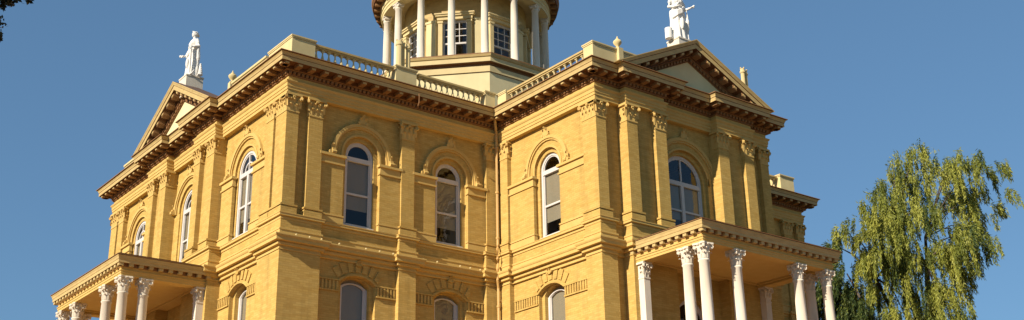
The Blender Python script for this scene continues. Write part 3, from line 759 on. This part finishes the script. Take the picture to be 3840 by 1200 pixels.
def portico(k, uc, half, depth, cols, ybk, pil_u):
    """half: half width of the crown; depth: distance of the crown from the wall plane"""
    F = FM(k); mb = MB(); ov = .24; o = .30                   # beam set-back from the crown
    zb, zc = 10.93, 11.60
    # sweep along a three sided path
    x0, x1, yf = uc - half + ov, uc + half - ov, -depth + ov
    path = [(x0, -.02, (-1, 0)), (x0, yf, (-1, -1)), (x1, yf, (1, -1)), (x1, -.02, (1, 0))]
    prof = [(-.42, 11.10), (-.42, zb), (.0, zb), (.0, zb + .08), (.02, zb + .085), (.02, zb + .16), (.045, zb + .165), (.045, zb + .19), (.0, zb + .20), (.0, 11.22), (.03, 11.225), (.03, 11.35), (.17, 11.352), (.17, 11.335), (.185, 11.335), (.185, 11.44), (.20, 11.45), (.215, 11.52), (.24, 11.56), (.24, 11.58), (.225, 11.583), (.225, 11.592), (.27, 11.594), (.27, 11.615), (-.5, 11.66)]
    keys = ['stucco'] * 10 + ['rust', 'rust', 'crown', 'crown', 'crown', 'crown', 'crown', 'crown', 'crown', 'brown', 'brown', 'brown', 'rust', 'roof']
    m_ = len(prof)
    vs = [(x + n[0] * d, y + n[1] * d, z) for x, y, n in path for d, z in prof]
    for j in range(m_ - 1):
        mb.use(keys[j])
        for i in range(3):
            a = i * m_ + j; mb.mesh([vs[a], vs[a + m_], vs[a + m_ + 1], vs[a + 1]], [(0, 1, 2, 3)])
    mb.use('stucco')
    def brk(MM): mb.use('crown'); xbox(mb, MM, -.075, .075, -.155, -.032, 11.235, 11.348)
    L = x1 - x0; n_ = round((L + .6) / .37)
    for i in range(n_ + 1): brk(Matrix.Translation((x0 - .06 + (L + .12) * i / n_, yf, 0)))
    Ls = -yf - .3; n_ = round(Ls / .37)
    for i in range(n_ + 1):
        yy = yf - .06 + (Ls - .1) * i / n_
        brk(Matrix.Translation((x0, yy, 0)) @ Matrix.Rotation(-math.pi / 2, 4, 'Z')); brk(Matrix.Translation((x1, yy, 0)) @ Matrix.Rotation(math.pi / 2, 4, 'Z'))
    p = part("portico_roof", mb, None, F)
    c = MB(); c.box(x0 + .40, x1 - .40, yf + .40, -.02, 11.06, 11.12)
    # coffer mouldings
    for (a, b_, d, e) in ((x0 + .45, x1 - .45, yf + .45, yf + .53), (x0 + .45, x1 - .45, -.62, -.54), (x0 + .45, x0 + .53, yf + .53, -.62), (x1 - .53, x1 - .45, yf + .53, -.62)): c.box(a, b_, d, e, 11.0, 11.061)
    obj("ceiling", c, 'stucco', p, F)
    t = MB(); t.face([(x0 - .2, -.1, 11.655), (x1 + .2, -.1, 11.655), (x1 + .2, yf - .2, 11.655), (x0 - .2, yf - .2, 11.655)]); obj("roof_deck", t, 'roof', p, F)
    yc = yf + .22
    yc = yf + .20
    spots = [(uc + s * c_, yc) for s in (-1, 1) for c_ in cols] + [(uc + s * cols[0], yc + .72) for s in (-1, 1)]
    for (x, y) in spots:
        MM = F @ Matrix.Translation((x, y, 0)); o = part("column", shm, None, MM); obj("capital", capm, None, o, MM)
    for s in (-1, 1):
        x = uc + s * cols[0]; q = MB(); q.box(x - .135, x + .135, ybk - .26, ybk, ZB, 10.36); o = part("white_pilaster", q, 'white', F)
        cp = MB(); cap_pil(cp, x - .13, x + .13, ybk - .255, 10.36, .565); obj("capital", cp, 'white', o, F)
    fl = MB(); fl.box(x0 - .3, x1 + .3, yf - .3, -.02, 5.85, ZB - .002); fl.box(x0 - .15, x1 + .15, yf - .15, -.03, 5.5, 5.85); obj("porch_floor", fl, 'bounce_paving', p, F)
    for (x, y) in spots:
        pr_ = MB(); pr_.box(x - .32, x + .32, y - .32, y + .32, GZ, 5.5); part("porch_pier", pr_, 'brick', F)
portico(3, CB + .02, 3.45, 3.83, (3.02, 1.52), -.503, None)
portico(0, ua(8.15), 3.55, 3.82, (3.1, 1.55), -.503, None)

# ------------------------------------------------------------------ downpipes
dp = MB()
dp.tube([(-.62, -.62, 17.75), (-.5, -.5, 17.5), (-.33, -.33, 17.2), (-.33, -.33, 12.8), (-.42, -.42, 12.6), (-.42, -.42, 12.2), (-.36, -.36, 12.0), (-.45, -.45, 11.8), (-.45, -.45, 11.4), (-.33, -.33, 11.1), (-.33, -.33, GZ)], .05, 10)
for z in (16.6, 14.8, 13.0, 10.4): dp.lathe([(.052, z), (.07, z), (.07, z + .07), (.052, z + .07)], -.33, -.33, 10)
part("downpipe", dp, 'pipe')
dp = MB(); dp.tube([(.0, -.1, 12.9), (.02, -.42, 12.6), (-.0, -.5, 12.2), (-.05, -.48, 11.7), (-.06, -.42, 11.2), (-.08, -.33, 10.9), (-.24, -.33, 10.6)], .035, 8)
part("downpipe", dp, 'pipe')
dp = MB(); dp.tube([(-4.22, -.83, 17.75), (-4.22, -.83, 17.40), (-4.22, -.76, 17.30)], .022, 8); part("gutter_pipe", dp, 'rust')
# small cream beads along the belt ledge
lb = MB(); lb.ell((0, 0, .03), (.036, .036, .036), 8, 6); lbm = lb.data("ledge_bead", 'cream')
for u_ in (.30, .80, 1.25, 2.0, 3.05, 3.6, 4.15, 5.4, 6.0, 7.0, 7.45, 7.9): part("ledge_bead", lbm, None, F1 @ Matrix.Translation((u_, -.27 if 1.4 < u_ < 4.4 or 5.2 < u_ < 8.2 else -.40, 11.68)))

# ------------------------------------------------------------------ statues
def statue(MM, kind, label):
    """draped figure, faces local -y, feet at z=0, 1.78 m"""
    b = MB()
    # robe: stacked folded rings (z, cx, cy, rx, ry, fold)
    rings = [(0, 0, 0, .27, .23, .10), (.10, 0, 0, .265, .22, .10), (.35, .01, 0, .245, .20, .11), (.60, .02, .01, .225, .19, .10), (.85, .03, .01, .235, .20, .09), (.98, .02, .01, .235, .19, .08), (1.08, 0, .01, .18, .15, .05),
             (1.16, -.01, .01, .16, .135, .03), (1.28, -.01, 0, .205, .165, .03), (1.38, -.01, 0, .225, .15, .03), (1.45, 0, 0, .20, .12, 0), (1.49, 0, 0, .12, .09, 0), (1.52, 0, 0, .062, .062, 0), (1.60, 0, -.01, .055, .058, 0)]
    n = 36; vs = []
    for z, cx, cy, rx, ry, fo in rings:
        for k in range(n):
            a = 2 * math.pi * k / n; q = 1 + fo * math.sin(9 * a + z * 2.2) + fo * .5 * math.sin(5 * a - 1 + z)
            vs.append((cx + rx * q * math.cos(a), cy + ry * q * math.sin(a), z))
    fs = [(j * n + k, j * n + (k + 1) % n, (j + 1) * n + (k + 1) % n, (j + 1) * n + k) for j in range(len(rings) - 1) for k in range(n)]
    fs += [tuple(range(n - 1, -1, -1)), tuple((len(rings) - 1) * n + k for k in range(n))]
    b.mesh(vs, fs)
    # diagonal mantle across the hips and over the shoulder
    for t in range(5):
        o = t * .035
        b.tube([(-.22, -.04, .72 + o), (-.12, -.19, .80 + o), (.05, -.20, .90 + o), (.19, -.10, 1.02 + o), (.20, .05, 1.10 + o)], [.03, .035, .035, .035, .02], 6)
    b.tube([(.16, -.02, 1.44), (.05, -.13, 1.32), (-.08, -.15, 1.18), (-.19, -.05, 1.02)], [.05, .04, .035, .03], 7)
    b.tube([(.20, 0, 1.40), (.25, .03, 1.1), (.26, .05, .7), (.24, .04, .3), (.22, .02, .05)], [.05, .07, .075, .07, .06], 8)
    b.ell((.02, -.22, .52), (.07, .06, .20), 8, 6)      # advanced knee
    b.ell((-.07, -.11, 1.30), (.07, .06, .065)); b.ell((.07, -.11, 1.30), (.07, .06, .065))
    # head, hair
    b.ell((0, -.02, 1.70), (.078, .092, .115), 14, 10); b.ell((0, -.11, 1.69), (.014, .022, .028)); b.ell((0, -.085, 1.615), (.035, .03, .025))
    for s in (-1, 1): b.ell((s * .03, -.098, 1.715), (.014, .012, .008)); b.ell((s * .08, 0, 1.69), (.014, .024, .034))
    b.ell((0, -.104, 1.65), (.024, .012, .008))
    b.ell((0, .03, 1.735), (.098, .098, .095), 12, 8); b.ell((0, .12, 1.69), (.055, .055, .06)); b.tube([(-.09, -.02, 1.76), (0, -.10, 1.80), (.09, -.02, 1.76)], .022, 6)
    def hand(p, d, grip=True):
        d = Vector(d).normalized(); p = Vector(p); s = d.cross(Vector((0, 0, 1)));
        if s.length < .1: s = Vector((1, 0, 0))
        s.normalize(); dn = Vector((0, 0, -1)) if abs(d.z) < .7 else Vector((0, -1, 0))
        b.ell(p + d * .045, (.038, .038, .03), 8, 6)
        for i, l in enumerate((.070, .082, .078, .060)):
            q = p + d * .075 + s * (.030 - i * .02); b.tube([q, q + d * l * .5 + dn * l * .15, q + d * l * .7 + dn * l * .6], [.011, .0105, .009], 6)
        q = p + d * .02 + s * .04; b.tube([q, q + s * .03 + d * .02, q + s * .03 + d * .055 + dn * .02], [.012, .011, .009], 6)
    def arm(pts, rad): b.tube(pts, rad, 9); b.ell(pts[0], (rad[0] * 1.1,) * 3, 9, 6); b.ell(pts[2], (rad[2] * 1.08,) * 3, 9, 6)
    if kind == 'left':
        arm([(-.19, 0, 1.41), (-.25, .01, 1.26), (-.31, .02, 1.13), (-.29, -.10, .98), (-.27, -.17, .90)], [.065, .058, .048, .042, .03]); hand((-.27, -.17, .90), (-.3, -.7, -.2))
        b.tube([(-.27, -.24, .90), (-.35, -.29, .89)], [.028, .024], 8); b.ell((-.37, -.30, .89), (.045, .045, .05), 8, 6)
        arm([(.19, 0, 1.41), (.27, .0, 1.28), (.31, .02, 1.16), (.27, -.12, 1.12), (.24, -.2, 1.08)], [.065, .058, .048, .042, .03]); hand((.24, -.2, 1.08), (-.1, -.8, -.5))
        b.tube([(.25, -.24, 1.12), (.25, -.24, .9), (.25, -.23, .02)], [.030, .032, .035], 8)                       # staff
        b.tube([(.02, -.25, .06), (.14, -.25, .0), (.25, -.24, -.0), (.38, -.20, .04), (.46, -.16, .14)], [.02, .035, .04, .035, .02], 7)
        for i in range(6): b.ell((.40 + .01 * math.sin(i), .10, .05 + i * .075), (.10 - i * .012, .10 - i * .012, .06), 8, 6)
    else:
        arm([(.19, 0, 1.41), (.27, -.02, 1.27), (.30, -.04, 1.12), (.32, -.16, 1.10), (.34, -.25, 1.10)], [.065, .058, .048, .042, .03]); hand((.34, -.25, 1.10), (.6, -.6, .15))
        b.tube([(.34, -.30, 1.08), (.39, -.33, 1.13), (.43, -.36, 1.15)], [.02, .03, .035], 8)
        arm([(-.19, 0, 1.41), (-.25, .0, 1.27), (-.27, .02, 1.13), (-.19, -.14, 1.08), (-.10, -.2, 1.10)], [.065, .058, .048, .042, .03]); hand((-.10, -.2, 1.10), (.8, -.4, .1))
        b.tube([(.27, -.14, 1.05), (.27, -.16, .8), (.27, -.16, .4), (.26, -.14, .02)], [.02, .035, .045, .05], 8)        # sheaf at the side
        b.ell((.27, -.16, .62), (.06, .06, .12), 8, 6)
        b.tube([(-.36, .0, .0), (-.36, .0, .36)], [.115, .115], 14)                                   # short round drum standing at the feet
    me = b.data("statue", 'statue', True)
    o = obj("statue", me, None, None, MM)
    r = o.modifiers.new("join", 'REMESH'); r.mode = 'VOXEL'; r.voxel_size = .013; r.use_smooth_shade = True
    tag(o, label, "statue"); o['group'] = "white statues on the pediments"
    return o
def statue_plinth(MM, w, h, d=.0):
    p = MB(); p.box(-w, w, -w, w, -.45, h - .07); p.box(-w - .02, w + .02, -w - .02, w + .02, h - .06, h)
    return obj("statue_plinth", p, 'white', court, MM)
SA = Matrix.Translation((-9.36, CA, 19.95)) @ Matrix.Rotation(R(-90 + 6), 4, 'Z')
statue_plinth(Matrix.Translation((-9.36, CA, 19.95)), .36, .42)
statue(SA @ Matrix.Translation((0, 0, .42)) @ Matrix.Scale(1.17, 4), 'left', "white robed statue with a staff on the left hand pediment")
SB = Matrix.Translation((CB, -5.9, 19.95)) @ Matrix.Rotation(R(-8), 4, 'Z')
statue_plinth(Matrix.Translation((CB, -5.9, 19.95)), .31, .32)
s_ = statue(SB @ Matrix.Translation((0, 0, .32)) @ Matrix.Scale(1.25, 4), 'right', "white robed statue with one arm out on the right hand pediment")

# ------------------------------------------------------------------ ground
g = MB(); g.face([(-1500, -1500, GZ), (1500, -1500, GZ), (1500, 1500, GZ), (-1500, 1500, GZ)])
o = obj("ground", g, 'grass'); o['kind'] = 'structure'
g = MB()
g.face([(-34, -32, GZ + .004), (30, -32, GZ + .004), (30, 34, GZ + .004), (-34, 34, GZ + .004)]); o = obj("bounce_pavement", g, 'bounce_paving'); o['kind'] = 'structure'  # unseen ground sheet, added to bounce warm sunlight up at the walls

# ------------------------------------------------------------------ trees
def leafmesh(name, leaves, key):
    """leaves: (centre, direction, side, length, width, tint)"""
    vs = []; fs = []; tt = []
    for c, d, s, l, w_, t in leaves:
        i = len(vs); vs += [c - s * w_ * .25, c + d * l * .45 - s * w_ * .5, c + d * l, c + d * l * .5 + s * w_ * .5]; fs.append((i, i + 1, i + 2, i + 3)); tt += [t]
    me = bpy.data.meshes.new(name); me.from_pydata([tuple(v) for v in vs], [], fs); me.materials.append(M[key])
    a = me.attributes.new("tint", 'FLOAT', 'FACE'); a.data.foreach_set("value", tt); return me
rnd = random.Random(11)
def rv(): 
    v = Vector((rnd.gauss(0, 1), rnd.gauss(0, 1), rnd.gauss(0, 1))); return v.normalized()
# willow: local frame a = across the view, dd = depth away, z up
WO = Vector((14.06, -8.68, 0)); ea = Vector((.798, -.603, 0)); ed = Vector((.603, .798, 0))
def wp(x, y, dep=0.0):
    """across/height from zoom units of the tree study"""
    s = (3000 + .8946 * x - 3450) / 102.2; z = 17.39 - (480 + .8946 * y - 530) / 93.3
    return WO + ea * s + ed * dep + Vector((0, 0, z))
clumps = [(520, 82, 45, 18, 95), (560, 120, 90, 30, 150), (440, 125, 25, 14, 100), (385, 190, 28, 14, 70), (700, 165, 45, 14, 110), (630, 170, 35, 18, 90),
  (815, 190, 32, 18, 120), (770, 240, 60, 35, 150), (450, 230, 110, 40, 170), (600, 200, 60, 40, 130), (330, 280, 45, 18, 120), (500, 330, 80, 40, 150), (350, 380, 90, 30, 160), (430, 300, 90, 40, 170),
  (250, 410, 45, 18, 150), (130, 435, 32, 14, 90), (170, 480, 45, 20, 80), (300, 500, 100, 30, 180), (450, 480, 100, 40, 190), (560, 540, 90, 35, 200), (625, 620, 45, 22, 110),
  (705, 500, 30, 24, 160), (715, 560, 12, 12, 90), (840, 320, 28, 18, 90), (700, 330, 40, 25, 150), (775, 380, 30, 20, 110), (300, 640, 90, 30, 170), (430, 670, 100, 40, 170), (560, 700, 80, 30, 150), (620, 470, 45, 20, 130),
  (690, 430, 30, 20, 120), (655, 400, 25, 20, 120), (640, 260, 35, 25, 110), (700, 230, 40, 25, 120), (570, 640, 55, 25, 110), (350, 560, 120, 40, 160), (380, 760, 150, 30, 160), (520, 800, 90, 30, 100), (230, 560, 50, 30, 150)]
dark = [(110, 600, 50, 40, 200), (150, 690, 60, 40, 200), (190, 760, 60, 40, 160), (150, 560, 60, 40, 220), (95, 640, 18, 30, 220), (200, 640, 60, 50, 220), (620, 500, 50, 30, 150), (260, 720, 60, 40, 160), (180, 760, 80, 40, 150), (120, 470, 30, 30, 160)]  # clumps tinted dark, so shade is painted into their leaves
leaves = []; limb_targets = []
def strand(p, drop, tint, drift):
    n = int(drop / .055); q = p.copy(); out = Vector((rnd.uniform(-1, 1), rnd.uniform(-1, 1), 0)) * .12 + drift
    for i in range(n):
        f = i / n
        v = (drift * (.9 - .5 * f) + out * max(0, .5 - f * 1.1) + Vector((rnd.gauss(0, .05), rnd.gauss(0, .05), (.12 - f * 4.0) if f < .12 else -1)) ).normalized()
        q = q + v * .05
        for _ in range(2):
            d = (v * .9 + rv() * .5).normalized(); s = d.cross(rv()).normalized()
            leaves.append((q + rv() * .03, d, s, rnd.uniform(.10, .19), rnd.uniform(.026, .044), min(1, max(0, tint + rnd.gauss(0, .15)))))
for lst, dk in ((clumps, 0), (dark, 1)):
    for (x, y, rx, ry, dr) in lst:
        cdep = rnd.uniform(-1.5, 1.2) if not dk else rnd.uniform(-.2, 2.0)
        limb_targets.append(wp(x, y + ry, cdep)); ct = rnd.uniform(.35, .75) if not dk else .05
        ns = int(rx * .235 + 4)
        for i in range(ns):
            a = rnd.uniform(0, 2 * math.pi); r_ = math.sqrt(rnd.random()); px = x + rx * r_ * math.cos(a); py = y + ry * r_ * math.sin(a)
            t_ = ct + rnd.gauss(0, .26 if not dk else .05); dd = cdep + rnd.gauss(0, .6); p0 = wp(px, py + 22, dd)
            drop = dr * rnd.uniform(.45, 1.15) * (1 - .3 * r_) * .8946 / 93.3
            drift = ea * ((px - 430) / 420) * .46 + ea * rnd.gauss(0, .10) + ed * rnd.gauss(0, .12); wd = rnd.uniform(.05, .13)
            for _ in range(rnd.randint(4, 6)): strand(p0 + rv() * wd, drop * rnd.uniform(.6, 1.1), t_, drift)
for i in range(60):                                  # a few autumn-brown sprigs
    p = wp(rnd.gauss(500, 30), rnd.gauss(230, 45), rnd.uniform(-2.2, -1.4)); 
    for _ in range(6): leaves.append((p + rv() * .1, (rv() + Vector((0, 0, -1))).normalized(), rv(), .12, .03, 1.0))
willow = root("willow_tree", "tall weeping willow with yellow green hanging foliage to the right of the courthouse portico", "tree", (*(WO + ea * -.3).xy, GZ))
obj("crown", leafmesh("crown", leaves, 'willow'), None, willow)
tb = MB(); base = Vector((*(WO + ea * -.3).xy, GZ)); fork = base + Vector((0, 0, 7.5)); 
tb.tube([base, base + Vector((.1, 0, 3)), base + Vector((0, .1, 5.5)), fork], [.45, .36, .32, .28], 12)
hubs = [wp(300, 620, .6), wp(520, 560, .3), wp(560, 440, .9), wp(430, 400, .9), wp(180, 700, 1.4)]
for h_ in hubs: 
    mid = (fork + h_) / 2 + Vector((rnd.uniform(-.3, .3), rnd.uniform(-.3, .3), .2)); tb.tube([fork - Vector((0, 0, .2)), mid, h_], [.20, .12, .055], 8)
for t_ in limb_targets:
    far = (t_ - WO).dot(ea) > 1.4
    if far and rnd.random() < .6: continue
    h_ = min(hubs, key=lambda q: (q - t_).length); mid = (h_ + t_) / 2 + Vector((0, 0, .25)) + rv() * .15; tb.tube([h_, mid, t_], [.028, .018, .008] if far else [.055, .03, .012], 6)
tb.tube([wp(190, 720, -.2), wp(175, 660, 0), wp(160, 610, .2)], [.04, .035, .025], 6)
obj("trunk", tb, 'bark', willow)

# overhanging tree at the left whose lowest twigs cut the top left corner
C0 = Vector((-26.268, -34.7062, 0))
def cray(px, py, t): 
    v = Fv + Rv * ((px - 1865.44) / 4506.458) - Uv * ((py - 542.94) / 4506.458); return C0 + v * t
oak = root("oak_tree", "dark leafy tree whose lowest twigs hang into the top left corner of the view", "tree", (-31, -22, GZ))
leaves = []
def blob(c, r, n, l=.11):
    for _ in range(n):
        p = c + Vector((rnd.gauss(0, r * .5), rnd.gauss(0, r * .5), rnd.gauss(0, r * .4))); d = rv(); leaves.append((p, d, d.cross(rv()).normalized(), rnd.uniform(.6, 1) * l, l * .5, rnd.random()))
for (px, py, r) in ((0, -22, .13), (40, -30, .13), (20, 2, .08), (80, -32, .10), (62, -8, .06), (35, 10, .04), (108, -12, .03), (112, 2, .022), (-30, 0, .12), (-30, 25, .05), (10, 22, .03), (-12, 120, .06), (-4, 142, .03), (-30, 80, .12)):
    blob(cray(px, py, 14), r, int(9000 * r * r) + 45, .055)
for i in range(110):
    a = rnd.uniform(0, 2 * math.pi); rr = 4.2 * math.sqrt(rnd.random()); c = Vector((-30.5 + rr * math.cos(a), -22.5 + rr * math.sin(a), 9.5 + rnd.uniform(-1.2, 3.0) * (1 - rr / 6)))
    blob(c, 1.0, 260, .16)
obj("crown", leafmesh("crown", leaves, 'oak'), None, oak)
tb = MB(); fk = Vector((-30.6, -22.2, 5.5)); tb.tube([(-31, -22, GZ), (-30.8, -22.1, 2), fk], [.4, .32, .26], 12)
for i in range(9):
    a = i * .7; e = Vector((-30.5 + 3.2 * math.cos(a), -22.5 + 3.2 * math.sin(a), 9.5 + (i % 3))); tb.tube([fk, (fk + e) / 2 + Vector((0, 0, .5)), e], [.18, .11, .04], 7)
tw = cray(20, -60, 14); tb.tube([fk, Vector((-27.5, -21.8, 8.6)), tw + Vector((0, 0, .3)), cray(50, -15, 14)], [.14, .07, .02, .006], 6)
tb.tube([tw + Vector((0, 0, .3)), cray(-60, 60, 14), cray(-5, 140, 14)], [.012, .008, .004], 5)
obj("trunk", tb, 'bark', oak)
